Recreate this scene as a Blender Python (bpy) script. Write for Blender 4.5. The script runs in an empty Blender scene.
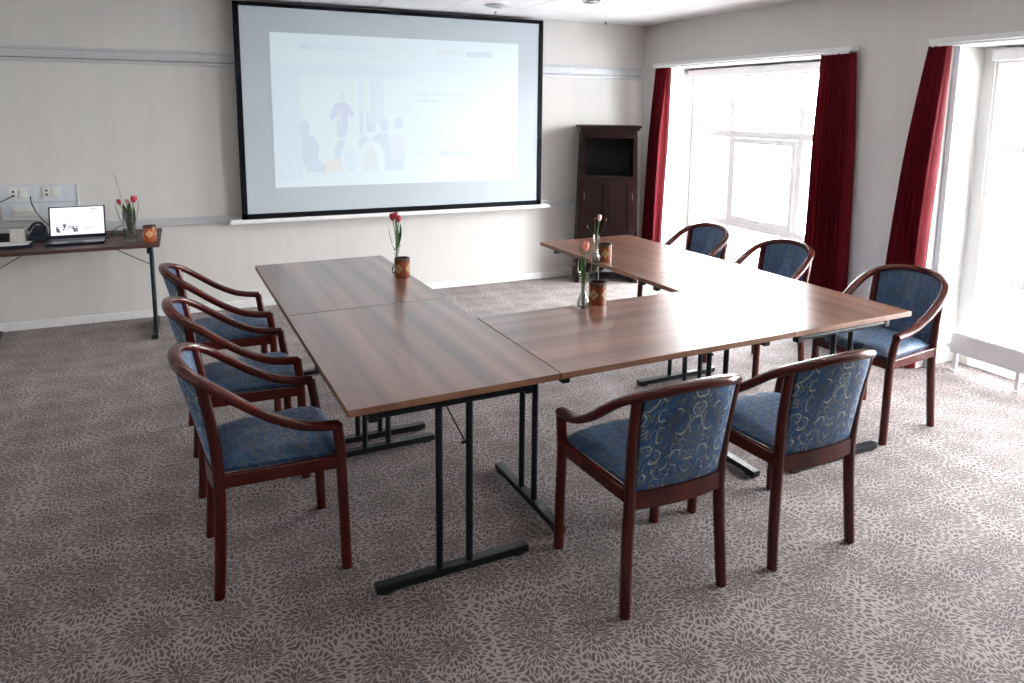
import bpy, bmesh, math, random
from mathutils import Vector, Matrix, Euler
random.seed(7)
S = bpy.context.scene
COL = S.collection
PI = math.pi
R = math.radians

# ------------------------------------------------------------------ materials
def newmat(name):
    m = bpy.data.materials.new(name); m.use_nodes = True
    nt = m.node_tree; nt.nodes.clear()
    out = nt.nodes.new('ShaderNodeOutputMaterial')
    return m, nt, out
def N(nt, t, **kw):
    n = nt.nodes.new(t)
    for k, v in kw.items():
        if k in n.inputs.keys(): n.inputs[k].default_value = v
        else: setattr(n, k, v)
    return n
def L(nt, a, b): nt.links.new(a, b)
def math_(nt, op, a, b=None, c=None):
    n = nt.nodes.new('ShaderNodeMath'); n.operation = op
    for i, v in enumerate((a, b, c)):
        if v is None: continue
        if isinstance(v, (int, float)): n.inputs[i].default_value = v
        else: nt.links.new(v, n.inputs[i])
    return n.outputs[0]
def ramp(nt, fac, stops):
    n = nt.nodes.new('ShaderNodeValToRGB')
    el = n.color_ramp.elements
    while len(el) < len(stops): el.new(.5)
    for e, (p, c) in zip(el, stops):
        e.position = p; e.color = (*c, 1) if len(c) == 3 else c
    nt.links.new(fac, n.inputs[0]); return n.outputs[0]
def mapping(nt, scale=(1,1,1), coord='Object'):
    tc = nt.nodes.new('ShaderNodeTexCoord'); mp = nt.nodes.new('ShaderNodeMapping')
    mp.inputs['Scale'].default_value = scale
    nt.links.new(tc.outputs[coord], mp.inputs[0]); return mp.outputs[0]
def noise(nt, vec, scale, detail=3, rough=.5, dist=0):
    n = nt.nodes.new('ShaderNodeTexNoise'); n.inputs['Scale'].default_value = scale
    n.inputs['Detail'].default_value = detail; n.inputs['Roughness'].default_value = rough
    n.inputs['Distortion'].default_value = dist
    if vec is not None: nt.links.new(vec, n.inputs['Vector'])
    return n
def bump(nt, h, strength, dist=.002):
    b = nt.nodes.new('ShaderNodeBump'); b.inputs['Strength'].default_value = strength
    b.inputs['Distance'].default_value = dist
    nt.links.new(h, b.inputs['Height']); return b.outputs[0]
def simple(name, col, rough=.5, metal=0, spec=.5, coat=0, var=.12, vscale=30, bmp=0, sheen=0, cr=.1):
    """principled with a gentle procedural variation of the base colour"""
    m, nt, out = newmat(name)
    p = nt.nodes.new('ShaderNodeBsdfPrincipled')
    v = mapping(nt); n = noise(nt, v, vscale)
    lo = tuple(c*(1-var) for c in col); hi = tuple(min(1, c*(1+var)) for c in col)
    L(nt, ramp(nt, n.outputs['Fac'], [(.3, lo), (.7, hi)]), p.inputs['Base Color'])
    p.inputs['Roughness'].default_value = rough; p.inputs['Metallic'].default_value = metal
    p.inputs['Specular IOR Level'].default_value = spec
    p.inputs['Coat Weight'].default_value = coat; p.inputs['Coat Roughness'].default_value = cr
    p.inputs['Sheen Weight'].default_value = sheen
    if bmp: L(nt, bump(nt, n.outputs['Fac'], bmp), p.inputs['Normal'])
    L(nt, p.outputs[0], out.inputs[0])
    return m

def mat_carpet():
    m, nt, out = newmat('carpet')
    p = nt.nodes.new('ShaderNodeBsdfPrincipled')
    v = mapping(nt)
    # gentle warp
    nz = noise(nt, v, 9, 2)
    sub = nt.nodes.new('ShaderNodeVectorMath'); sub.operation = 'SUBTRACT'; L(nt, nz.outputs['Color'], sub.inputs[0]); sub.inputs[1].default_value = (.5,.5,.5)
    sc = nt.nodes.new('ShaderNodeVectorMath'); sc.operation = 'SCALE'; L(nt, sub.outputs[0], sc.inputs[0]); sc.inputs['Scale'].default_value = .05
    ad = nt.nodes.new('ShaderNodeVectorMath'); ad.operation = 'ADD'; L(nt, v, ad.inputs[0]); L(nt, sc.outputs[0], ad.inputs[1])
    vo = nt.nodes.new('ShaderNodeTexVoronoi'); vo.voronoi_dimensions = '2D'; vo.inputs['Scale'].default_value = 4.6; vo.inputs['Randomness'].default_value = .55
    L(nt, ad.outputs[0], vo.inputs['Vector'])
    d = nt.nodes.new('ShaderNodeVectorMath'); d.operation = 'SUBTRACT'; L(nt, ad.outputs[0], d.inputs[0]); L(nt, vo.outputs['Position'], d.inputs[1])
    sp = nt.nodes.new('ShaderNodeSeparateXYZ'); L(nt, d.outputs[0], sp.inputs[0])
    x, y = sp.outputs[0], sp.outputs[1]
    r = math_(nt, 'SQRT', math_(nt, 'ADD', math_(nt, 'MULTIPLY', x, x), math_(nt, 'MULTIPLY', y, y)))
    th = math_(nt, 'ARCTAN2', y, x)
    cb = nt.nodes.new('ShaderNodeCombineXYZ')
    nn = math_(nt, 'ADD', 10, math_(nt, 'ADD', math_(nt, 'MULTIPLY', math_(nt, 'GREATER_THAN', r, .034), 12), math_(nt, 'MULTIPLY', math_(nt, 'GREATER_THAN', r, .074), 17)))
    L(nt, math_(nt, 'MULTIPLY', math_(nt, 'MULTIPLY', th, nn), 1/(2*PI)), cb.inputs[0])
    L(nt, math_(nt, 'MULTIPLY', r, 1/.043), cb.inputs[1])
    cb.inputs[2].default_value = 0
    ve = nt.nodes.new('ShaderNodeTexVoronoi'); ve.voronoi_dimensions = '2D'; ve.feature = 'DISTANCE_TO_EDGE'
    ve.inputs['Scale'].default_value = 1.25; ve.inputs['Randomness'].default_value = .9
    L(nt, cb.outputs[0], ve.inputs['Vector'])
    # outline petals, broken with fine noise
    fn = noise(nt, v, 70, 2)
    e = math_(nt, 'ADD', ve.outputs['Distance'], math_(nt, 'MULTIPLY', math_(nt, 'SUBTRACT', fn.outputs['Fac'], .5), .45))
    e = math_(nt, 'SUBTRACT', e, math_(nt, 'MULTIPLY', math_(nt, 'SUBTRACT', r, .072), .9))
    pet = nt.nodes.new('ShaderNodeMapRange'); pet.inputs['From Min'].default_value = .06; pet.inputs['From Max'].default_value = .20
    L(nt, e, pet.inputs['Value'])
    big = noise(nt, v, 1.6, 2)
    dark = ramp(nt, big.outputs['Fac'], [(.35, (.075,.053,.051)), (.65, (.098,.070,.067))])
    light = ramp(nt, big.outputs['Fac'], [(.35, (.292,.250,.240)), (.65, (.345,.292,.282))])
    mx = nt.nodes.new('ShaderNodeMix'); mx.data_type = 'RGBA'
    L(nt, pet.outputs[0], mx.inputs['Factor']); L(nt, light, mx.inputs[6]); L(nt, dark, mx.inputs[7])
    fz = noise(nt, v, 420, 2)
    mx2 = nt.nodes.new('ShaderNodeMix'); mx2.data_type = 'RGBA'; mx2.blend_type = 'MULTIPLY'; mx2.inputs['Factor'].default_value = .6
    L(nt, mx.outputs[2], mx2.inputs[6]); L(nt, ramp(nt, fz.outputs['Fac'], [(.3, (.7,.7,.7)), (.7, (1.25,1.25,1.25))]), mx2.inputs[7])
    L(nt, mx2.outputs[2], p.inputs['Base Color'])
    p.inputs['Roughness'].default_value = .8; p.inputs['Specular IOR Level'].default_value = .3
    p.inputs['Sheen Weight'].default_value = .15
    L(nt, bump(nt, math_(nt, 'ADD', fz.outputs['Fac'], math_(nt, 'MULTIPLY', pet.outputs[0], -.6)), .6, .003), p.inputs['Normal'])
    L(nt, p.outputs[0], out.inputs[0]); return m

def mat_fabric(name='blue_damask', tone=1.0, lmix=1.0):
    """blue damask: mirrored acanthus-like scrolls in thin silver thread over a tonal ground"""
    m, nt, out = newmat(name)
    p = nt.nodes.new('ShaderNodeBsdfPrincipled')
    v = mapping(nt)
    sp = nt.nodes.new('ShaderNodeSeparateXYZ'); L(nt, v, sp.inputs[0])
    cb = nt.nodes.new('ShaderNodeCombineXYZ')
    L(nt, math_(nt, 'ABSOLUTE', sp.outputs[0]), cb.inputs[0]); L(nt, math_(nt, 'ADD', sp.outputs[1], sp.outputs[2]), cb.inputs[1])
    nz = noise(nt, cb.outputs[0], 14, 2)
    sub = nt.nodes.new('ShaderNodeVectorMath'); sub.operation = 'SUBTRACT'; L(nt, nz.outputs['Color'], sub.inputs[0]); sub.inputs[1].default_value = (.5,.5,.5)
    sc = nt.nodes.new('ShaderNodeVectorMath'); sc.operation = 'SCALE'; L(nt, sub.outputs[0], sc.inputs[0]); sc.inputs['Scale'].default_value = .035
    ad = nt.nodes.new('ShaderNodeVectorMath'); ad.operation = 'ADD'; L(nt, cb.outputs[0], ad.inputs[0]); L(nt, sc.outputs[0], ad.inputs[1])
    def scroll(scale, turns, width, seed):
        of = nt.nodes.new('ShaderNodeVectorMath'); of.operation = 'ADD'; L(nt, ad.outputs[0], of.inputs[0]); of.inputs[1].default_value = seed
        vo = nt.nodes.new('ShaderNodeTexVoronoi'); vo.voronoi_dimensions = '2D'; vo.inputs['Scale'].default_value = scale; vo.inputs['Randomness'].default_value = .8
        L(nt, of.outputs[0], vo.inputs['Vector'])
        d = nt.nodes.new('ShaderNodeVectorMath'); d.operation = 'SUBTRACT'; L(nt, of.outputs[0], d.inputs[0]); L(nt, vo.outputs['Position'], d.inputs[1])
        q = nt.nodes.new('ShaderNodeSeparateXYZ'); L(nt, d.outputs[0], q.inputs[0])
        r = math_(nt, 'SQRT', math_(nt, 'ADD', math_(nt, 'MULTIPLY', q.outputs[0], q.outputs[0]), math_(nt, 'MULTIPLY', q.outputs[1], q.outputs[1])))
        th = math_(nt, 'MULTIPLY', math_(nt, 'ARCTAN2', q.outputs[1], q.outputs[0]), 1/(2*PI))
        sc_ = nt.nodes.new('ShaderNodeSeparateColor'); L(nt, vo.outputs['Color'], sc_.inputs[0])
        ph = math_(nt, 'ADD', math_(nt, 'ADD', th, math_(nt, 'MULTIPLY', r, turns)), sc_.outputs[0])
        a = math_(nt, 'PINGPONG', math_(nt, 'ADD', ph, 40), .5)
        ln = nt.nodes.new('ShaderNodeMapRange'); ln.inputs['From Min'].default_value = width; ln.inputs['From Max'].default_value = width*.35
        L(nt, a, ln.inputs['Value'])
        inner = math_(nt, 'GREATER_THAN', r, .006)
        return math_(nt, 'MULTIPLY', ln.outputs[0], inner)
    sil = math_(nt, 'MAXIMUM', scroll(17, 30, .075, (.37,.11,0)), math_(nt, 'MULTIPLY', scroll(34, 55, .085, (1.3,.7,0)), .55))
    n2 = noise(nt, ad.outputs[0], 16, 2, .5)
    keep = nt.nodes.new('ShaderNodeMapRange'); keep.inputs['From Min'].default_value = .43; keep.inputs['From Max'].default_value = .53
    L(nt, n2.outputs['Fac'], keep.inputs['Value'])
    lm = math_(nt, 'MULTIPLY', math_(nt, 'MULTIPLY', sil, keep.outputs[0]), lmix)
    tonal = math_(nt, 'MAXIMUM', scroll(21, 26, .26, (2.1,.4,0)), 0.0)
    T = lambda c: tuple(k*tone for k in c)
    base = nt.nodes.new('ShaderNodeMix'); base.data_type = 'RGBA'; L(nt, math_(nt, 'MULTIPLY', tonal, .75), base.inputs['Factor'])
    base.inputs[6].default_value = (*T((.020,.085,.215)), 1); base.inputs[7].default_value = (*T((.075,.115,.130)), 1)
    n3 = noise(nt, ad.outputs[0], 9, 2)
    sh = nt.nodes.new('ShaderNodeMix'); sh.data_type = 'RGBA'; sh.blend_type = 'MULTIPLY'; sh.inputs['Factor'].default_value = 1
    L(nt, base.outputs[2], sh.inputs[6]); L(nt, ramp(nt, n3.outputs['Fac'], [(.35, (.65,.65,.7)), (.65, (1.35,1.35,1.35))]), sh.inputs[7])
    wv = noise(nt, v, 350, 2)
    mx0 = nt.nodes.new('ShaderNodeMix'); mx0.data_type = 'RGBA'; mx0.blend_type = 'MULTIPLY'; mx0.inputs['Factor'].default_value = .6
    L(nt, sh.outputs[2], mx0.inputs[6]); L(nt, ramp(nt, wv.outputs['Fac'], [(.3, (.7,.7,.7)), (.7, (1.3,1.3,1.3))]), mx0.inputs[7])
    mx = nt.nodes.new('ShaderNodeMix'); mx.data_type = 'RGBA'
    L(nt, lm, mx.inputs['Factor']); L(nt, mx0.outputs[2], mx.inputs[6]); mx.inputs[7].default_value = (.58,.62,.56,1)
    L(nt, mx.outputs[2], p.inputs['Base Color'])
    rr = nt.nodes.new('ShaderNodeMapRange'); rr.inputs['To Min'].default_value = .55; rr.inputs['To Max'].default_value = .36; L(nt, tonal, rr.inputs['Value'])
    L(nt, rr.outputs[0], p.inputs['Roughness'])
    p.inputs['Specular IOR Level'].default_value = .45; p.inputs['Sheen Weight'].default_value = .06
    L(nt, bump(nt, wv.outputs['Fac'], .25, .001), p.inputs['Normal'])
    L(nt, p.outputs[0], out.inputs[0]); return m

def mat_wood(name, c0, c1, c2, rough, axis='y', coat=0, spec=.5, band=1.0, grain=.14, st=.07):
    m, nt, out = newmat(name)
    p = nt.nodes.new('ShaderNodeBsdfPrincipled')
    s = {'y': (1, st, 1), 'x': (st, 1, 1), 'z': (1, 1, st)}[axis]
    v = mapping(nt, s)
    n1 = noise(nt, v, 8*band, 2, .5); n2 = noise(nt, v, 60, 2, .5)
    f = n1.outputs['Fac'] if grain == 0 else math_(nt, 'ADD', math_(nt, 'MULTIPLY', n1.outputs['Fac'], 1-grain), math_(nt, 'MULTIPLY', n2.outputs['Fac'], grain))
    L(nt, ramp(nt, f, [(.34, c0), (.5, c1), (.64, c2)]), p.inputs['Base Color'])
    p.inputs['Roughness'].default_value = rough; p.inputs['Coat Weight'].default_value = coat
    p.inputs['Coat Roughness'].default_value = .22; p.inputs['Specular IOR Level'].default_value = spec
    L(nt, p.outputs[0], out.inputs[0]); return m

def mat_wall(name, col):
    m, nt, out = newmat(name)
    p = nt.nodes.new('ShaderNodeBsdfPrincipled')
    v = mapping(nt); n = noise(nt, v, 160, 3, .6)
    sp = mapping(nt, (1, 1, .12)); n2 = noise(nt, sp, 14, 2)
    f = math_(nt, 'ADD', math_(nt, 'MULTIPLY', n.outputs['Fac'], .5), math_(nt, 'MULTIPLY', n2.outputs['Fac'], .5))
    L(nt, ramp(nt, f, [(.35, tuple(c*.965 for c in col)), (.65, tuple(c*1.03 for c in col))]), p.inputs['Base Color'])
    p.inputs['Roughness'].default_value = .75; p.inputs['Specular IOR Level'].default_value = .25
    L(nt, bump(nt, n.outputs['Fac'], .25, .002), p.inputs['Normal'])
    L(nt, p.outputs[0], out.inputs[0]); return m

def mat_ceiling():
    m, nt, out = newmat('ceiling_tiles')
    p = nt.nodes.new('ShaderNodeBsdfPrincipled')
    v = mapping(nt); sp = nt.nodes.new('ShaderNodeSeparateXYZ'); L(nt, v, sp.inputs[0])
    def seam(o, off):
        a = math_(nt, 'PINGPONG', math_(nt, 'ADD', o, -off + 60), .3)
        return math_(nt, 'LESS_THAN', a, .0035)
    s = math_(nt, 'MAXIMUM', seam(sp.outputs[0], 3.33), seam(sp.outputs[1], 6.405))
    n = noise(nt, v, 60, 4, .7)
    mx = nt.nodes.new('ShaderNodeMix'); mx.data_type = 'RGBA'
    L(nt, s, mx.inputs['Factor']); L(nt, ramp(nt, n.outputs['Fac'], [(.35, (.76,.76,.76)), (.65, (.82,.82,.82))]), mx.inputs[6]); mx.inputs[7].default_value = (.42,.43,.45,1)
    L(nt, mx.outputs[2], p.inputs['Base Color']); p.inputs['Roughness'].default_value = .9
    p.inputs['Specular IOR Level'].default_value = .1
    L(nt, p.outputs[0], out.inputs[0]); return m

def mat_glass(name, tint=(1,1,1), gloss=.08, rough=.0, edge=1.0):
    m, nt, out = newmat(name)
    t = nt.nodes.new('ShaderNodeBsdfTransparent'); lwf = nt.nodes.new('ShaderNodeLayerWeight'); lwf.inputs[0].default_value = .5
    L(nt, ramp(nt, lwf.outputs['Facing'], [(.35, tint), (.92, tuple(c*edge for c in tint))]), t.inputs[0])
    g = nt.nodes.new('ShaderNodeBsdfGlossy'); g.inputs['Roughness'].default_value = rough
    fr = nt.nodes.new('ShaderNodeLayerWeight'); fr.inputs[0].default_value = .5
    mx = nt.nodes.new('ShaderNodeMixShader')
    f = math_(nt, 'ADD', math_(nt, 'MULTIPLY', math_(nt, 'POWER', fr.outputs['Facing'], 5.0), .8), gloss*.5)
    f = math_(nt, 'MINIMUM', math_(nt, 'MAXIMUM', f, 0.0), 1.0)
    L(nt, f, mx.inputs[0]); L(nt, t.outputs[0], mx.inputs[1]); L(nt, g.outputs[0], mx.inputs[2])
    L(nt, mx.outputs[0], out.inputs[0]); return m

def mat_emit(name, col, strength, diffuse=(.02,.02,.02)):
    m, nt, out = newmat(name)
    p = nt.nodes.new('ShaderNodeBsdfPrincipled')
    p.inputs['Base Color'].default_value = (*diffuse, 1); p.inputs['Roughness'].default_value = .6
    v = mapping(nt); n = noise(nt, v, 3)
    L(nt, ramp(nt, n.outputs['Fac'], [(.3, tuple(c*.98 for c in col)), (.7, col)]), p.inputs['Emission Color'])
    p.inputs['Emission Strength'].default_value = strength
    L(nt, p.outputs[0], out.inputs[0]); return m

def mat_mosaic(name, glow):
    m, nt, out = newmat(name)
    p = nt.nodes.new('ShaderNodeBsdfPrincipled')
    v = mapping(nt); sp = nt.nodes.new('ShaderNodeSeparateXYZ'); L(nt, v, sp.inputs[0])
    th = math_(nt, 'ARCTAN2', sp.outputs[1], sp.outputs[0])
    u = math_(nt, 'PINGPONG', math_(nt, 'MULTIPLY', math_(nt, 'ADD', th, 10), .040), .0314)   # mirrored arc length
    w = math_(nt, 'ABSOLUTE', math_(nt, 'SUBTRACT', sp.outputs[2], .058))
    cb = nt.nodes.new('ShaderNodeCombineXYZ'); L(nt, u, cb.inputs[0]); L(nt, w, cb.inputs[1])
    cb.inputs[2].default_value = 0
    ve = nt.nodes.new('ShaderNodeTexVoronoi'); ve.voronoi_dimensions = '2D'; ve.feature = 'DISTANCE_TO_EDGE'; ve.inputs['Scale'].default_value = 75
    vc = nt.nodes.new('ShaderNodeTexVoronoi'); vc.voronoi_dimensions = '2D'; vc.inputs['Scale'].default_value = 75
    L(nt, cb.outputs[0], ve.inputs['Vector']); L(nt, cb.outputs[0], vc.inputs['Vector'])
    sc = nt.nodes.new('ShaderNodeSeparateColor'); L(nt, vc.outputs['Color'], sc.inputs[0])
    col = ramp(nt, sc.outputs[0], [(.0, (.10,.018,.010)), (.5, (.20,.040,.014)), (.85, (.26,.09,.030))])
    # a petalled medallion in the middle of each face
    rr = math_(nt, 'SQRT', math_(nt, 'ADD', math_(nt, 'MULTIPLY', u, u), math_(nt, 'MULTIPLY', w, w)))
    ph = math_(nt, 'ARCTAN2', w, u)
    pr = math_(nt, 'ADD', .015, math_(nt, 'MULTIPLY', math_(nt, 'ABSOLUTE', math_(nt, 'COSINE', math_(nt, 'MULTIPLY', ph, 2))), .012))
    med = math_(nt, 'LESS_THAN', rr, pr)
    mxm = nt.nodes.new('ShaderNodeMix'); mxm.data_type = 'RGBA'; L(nt, med, mxm.inputs['Factor']); L(nt, col, mxm.inputs[6]); mxm.inputs[7].default_value = (.36,.22,.10,1)
    mx = nt.nodes.new('ShaderNodeMix'); mx.data_type = 'RGBA'
    L(nt, math_(nt, 'LESS_THAN', ve.outputs['Distance'], .07), mx.inputs['Factor']); L(nt, mxm.outputs[2], mx.inputs[6]); mx.inputs[7].default_value = (.03,.012,.008,1)
    L(nt, mx.outputs[2], p.inputs['Base Color']); p.inputs['Roughness'].default_value = .25
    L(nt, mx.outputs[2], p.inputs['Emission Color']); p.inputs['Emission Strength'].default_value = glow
    L(nt, p.outputs[0], out.inputs[0]); return m

M = dict(
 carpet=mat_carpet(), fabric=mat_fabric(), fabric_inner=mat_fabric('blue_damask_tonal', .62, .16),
 wall=mat_wall('wall_paint_warm', (.66,.647,.622)),
 ceiling=mat_ceiling(),
 top=mat_wood('walnut_laminate', (.085,.032,.020), (.150,.064,.040), (.220,.104,.068), .28, 'y', spec=.7, coat=.5, band=1.6, grain=0, st=.035),
 edge=mat_wood('walnut_edge', (.15,.065,.035), (.21,.095,.052), (.27,.13,.075), .45, 'y'),
 desktop=mat_wood('dark_walnut_laminate', (.050,.026,.022), (.075,.038,.032), (.10,.054,.045), .5, 'y', spec=.25),
 deskedge=mat_wood('dark_walnut_edge', (.05,.024,.018), (.07,.034,.026), (.09,.046,.034), .5, 'y', spec=.25),
 mahog=mat_wood('mahogany', (.045,.004,.003), (.062,.006,.004), (.080,.009,.006), .24, 'z', spec=.42),
 dark_oak=mat_wood('dark_stained_wood', (.005,.0016,.0015), (.009,.0028,.0026), (.015,.005,.0045), .4, 'z', spec=.14),
 black_inside=simple('cabinet_interior_black', (.006,.006,.007), .7),
 black=simple('black_powder_coat', (.006,.010,.013), .35, 0, .35),
 rubber=simple('rubber', (.012,.012,.012), .7),
 steel=simple('brushed_steel', (.45,.45,.46), .35, 1),
 white=simple('white_paint', (.80,.80,.80), .45, var=.03),
 winwhite=simple('window_white', (.92,.93,.94), .4, var=.02),
 radiator=simple('radiator_enamel', (.72,.72,.71), .4, var=.02),
 railmat=simple('pale_aluminium_rail', (.56,.58,.60), .4, .2, var=.04),
 raildark=simple('rail_groove', (.25,.26,.27), .5, .2),
 curtain=simple('red_curtain_cloth', (.165,.004,.012), .6, spec=.2, var=.15, vscale=60, sheen=.05),
 screen=simple('screen_fabric', (.49,.55,.59), .9, spec=.03, var=.01),
 border=simple('screen_border_black', (.005,.006,.009), .8, spec=.1),
 proj=mat_emit('projected_white', (.78,.97,1.0), 0.258, (.49,.55,.59)) ,
 projpane=mat_emit('projected_palest', (.80,.99,1.0), 0.266, (.49,.55,.59)) ,
 proj2=mat_emit('projected_pale_blue', (.70,.88,1.0), 0.258, (.49,.55,.59)) ,
 pblue=mat_emit('projected_blue_grey', (.56,.76,.96), 0.232, (.49,.55,.59)) ,
 pviolet=mat_emit('projected_violet', (.52,.58,.98), 0.232, (.49,.55,.59)) ,
 pgrey=mat_emit('projected_grey', (.50,.62,.74), 0.232, (.49,.55,.59)) ,
 pcream=mat_emit('projected_cream', (.76,.88,.80), 0.243, (.49,.55,.59)) ,
 porange=mat_emit('projected_orange', (.95,.80,.70), 0.255, (.49,.55,.59)) ,
 pfaint=mat_emit('projected_faint_grey', (.66,.80,.92), 0.243, (.49,.55,.59)) ,
 ppink=mat_emit('projected_pink', (.76,.80,.94), 0.243, (.49,.55,.59)) ,
 lapwhite=mat_emit('laptop_screen_white', (.93,.95,1.0), 1.15),
 lapdark=mat_emit('laptop_screen_dark', (.12,.10,.22), .6),
 lapgrey=mat_emit('laptop_screen_grey', (.35,.35,.42), .8),
 lapbody=simple('laptop_blue_black', (.012,.018,.038), .35, .3),
 keys=simple('laptop_keys', (.006,.007,.010), .5),
 glass=mat_glass('window_glass', (1,1,1), .05),
 vaseglass=mat_glass('vase_glass', (.95,.965,.96), .26, .03, .6),
 water=mat_glass('vase_water', (.88,.92,.91), .05, .02, .6),
 stem=simple('green_stem', (.10,.19,.05), .5, var=.25),
 leaf=simple('tulip_leaf', (.075,.135,.055), .45, var=.3),
 red=simple('red_petal', (.42,.018,.035), .5, var=.25),
 salmon=simple('salmon_petal', (.82,.30,.22), .5, var=.12),
 pink=simple('pale_pink_petal', (.80,.50,.44), .5, var=.12),
 twig=simple('twig_bark', (.20,.15,.11), .7, var=.25),
 bud=simple('pale_bud', (.55,.48,.40), .7),
 mosaic=mat_mosaic('amber_mosaic', .05),
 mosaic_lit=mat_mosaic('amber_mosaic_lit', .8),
 rim=simple('holder_rim_bronze', (.05,.035,.03), .35, .5),
 panel=simple('trunking_white', (.66,.71,.76), .4, var=.03),
 socket=simple('socket_white', (.74,.74,.71), .35, var=.03),
 socketdark=simple('socket_hole', (.03,.03,.035), .6),
 paper=simple('paper', (.75,.76,.78), .8, var=.03),
 card=simple('card_grey', (.58,.57,.55), .8, var=.06),
 cable=simple('cable_black', (.010,.011,.014), .5),
 grey=simple('grey_plastic', (.40,.41,.40), .5),
 brass=simple('dull_brass', (.42,.36,.28), .35, .9),
 vent=simple('vent_grey', (.48,.50,.51), .5, .2),
 chrome=simple('chrome', (.65,.66,.68), .15, 1),
 lampface=mat_emit('lamp_face', (1,.97,.9), .5, (.6,.6,.6)),
 snow=simple('snowy_ground', (.85,.86,.88), .9, var=.04, vscale=.4),
)

# ------------------------------------------------------------------ mesh helpers
def bm_new(): return bmesh.new()
def box(bm, c, s, rot=None, bev=0, mi=0):
    """box centre c, full sizes s"""
    r = bmesh.ops.create_cube(bm, size=1)
    mat = Matrix.Translation(c) @ (rot.to_matrix().to_4x4() if rot else Matrix()) @ Matrix.Diagonal((*s, 1))
    bmesh.ops.transform(bm, matrix=mat, verts=r['verts'])
    fs = {f for v in r['verts'] for f in v.link_faces}
    for f in fs: f.material_index = mi
    if bev:
        es = list({e for v in r['verts'] for e in v.link_edges})
        q = bmesh.ops.bevel(bm, geom=es, offset=bev, segments=2, profile=.6, affect='EDGES')
        for f in q['faces']: f.material_index = mi
def bx(bm, a, b, bev=0, mi=0):
    c = [(i+j)/2 for i, j in zip(a, b)]; s = [abs(j-i) for i, j in zip(a, b)]
    box(bm, c, s, None, bev, mi)
def cyl(bm, a, b, r, r2=None, n=16, mi=0):
    a, b = Vector(a), Vector(b); d = b-a
    q = d.to_track_quat('Z', 'Y')
    res = bmesh.ops.create_cone(bm, cap_ends=True, segments=n, radius1=r, radius2=r if r2 is None else r2, depth=d.length)
    bmesh.ops.transform(bm, matrix=Matrix.Translation((a+b)/2) @ q.to_matrix().to_4x4(), verts=res['verts'])
    for f in {f for v in res['verts'] for f in v.link_faces}: f.material_index = mi
def catmull(pts, k=6):
    P = [Vector(p) for p in pts]; P = [2*P[0]-P[1]] + P + [2*P[-1]-P[-2]]; out = []
    for i in range(1, len(P)-2):
        for j in range(k):
            t = j/k
            out.append(.5*((2*P[i]) + (P[i+1]-P[i-1])*t + (2*P[i-1]-5*P[i]+4*P[i+1]-P[i+2])*t*t + (3*P[i]-P[i-1]-3*P[i+1]+P[i+2])*t**3))
    out.append(P[-2]); return out
def sweep(bm, path, prof, up=(0,0,1), scales=None, mi=0):
    """sweep closed 2D profile (side, up) along path"""
    up = Vector(up); rings = []; n = len(path)
    for i, p in enumerate(path):
        t = (path[min(i+1, n-1)] - path[max(i-1, 0)]).normalized()
        s = t.cross(up)
        s = s.normalized() if s.length > 1e-4 else Vector((1,0,0))
        u = s.cross(t).normalized(); k = scales[i] if scales else 1
        rings.append([bm.verts.new(p + s*a*k + u*b*k) for a, b in prof])
    m = len(prof)
    for i in range(n-1):
        for j in range(m):
            f = bm.faces.new((rings[i][j], rings[i][(j+1) % m], rings[i+1][(j+1) % m], rings[i+1][j])); f.material_index = mi
    bm.faces.new(rings[0][::-1]).material_index = mi; bm.faces.new(rings[-1]).material_index = mi
def ell(a, b, n=12, p=2.6):
    return [(math.copysign(abs(math.cos(2*PI*i/n+.01))**(2/p), math.cos(2*PI*i/n+.01))*a,
             math.copysign(abs(math.sin(2*PI*i/n+.01))**(2/p), math.sin(2*PI*i/n+.01))*b) for i in range(n)]
def tube(bm, pts, r, n=8, smooth=True, scales=None, mi=0, k=6):
    path = catmull(pts, k) if smooth and len(pts) > 2 else [Vector(p) for p in pts]
    if scales and len(scales) == 2:
        scales = [scales[0] + (scales[1]-scales[0])*i/(len(path)-1) for i in range(len(path))]
    d = path[-1]-path[0]
    up = (0, 0, 1) if abs(d.normalized().z) < .8 else (0, 1, 0)
    sweep(bm, path, ell(r, r, n, 2), up, scales, mi)
def lathe(bm, prof, n=24, c=(0,0,0), mi=0, close=True):
    """prof list of (r,z)"""
    c = Vector(c); rings = []
    for r, z in prof:
        rings.append([bm.verts.new(c + Vector((r*math.cos(2*PI*i/n), r*math.sin(2*PI*i/n), z))) for i in range(n)])
    for a, b in zip(rings, rings[1:]):
        for i in range(n):
            f = bm.faces.new((a[i], a[(i+1) % n], b[(i+1) % n], b[i])); f.material_index = mi
    if close:
        bm.faces.new(rings[0][::-1]).material_index = mi; bm.faces.new(rings[-1]).material_index = mi
def obj(name, bm, mats, parent=None, smooth=False, loc=None):
    bmesh.ops.recalc_face_normals(bm, faces=bm.faces)
    me = bpy.data.meshes.new(name); bm.to_mesh(me); bm.free()
    for m_ in (mats if isinstance(mats, (list, tuple)) else [mats]): me.materials.append(m_)
    if smooth:
        for p in me.polygons: p.use_smooth = True
        me.set_sharp_from_angle(angle=R(42))
    o = bpy.data.objects.new(name, me); COL.objects.link(o)
    if parent: o.parent = parent
    if loc: o.location = loc
    return o
def thing(name, label, cat, loc=(0,0,0), rz=0, group=None):
    o = bpy.data.objects.new(name, None); COL.objects.link(o); o.empty_display_size = .1
    o.location = loc; o.rotation_euler = (0, 0, rz)
    return tag(o, label, cat, group)
def tag(o, label, cat, group=None):
    o['label'] = label; o['category'] = cat
    if group: o['group'] = group
    return o
def struct(name, bm, m, parent=None, smooth=False):
    o = obj(name, bm, m, parent, smooth); o['kind'] = 'structure'; return o
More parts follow.
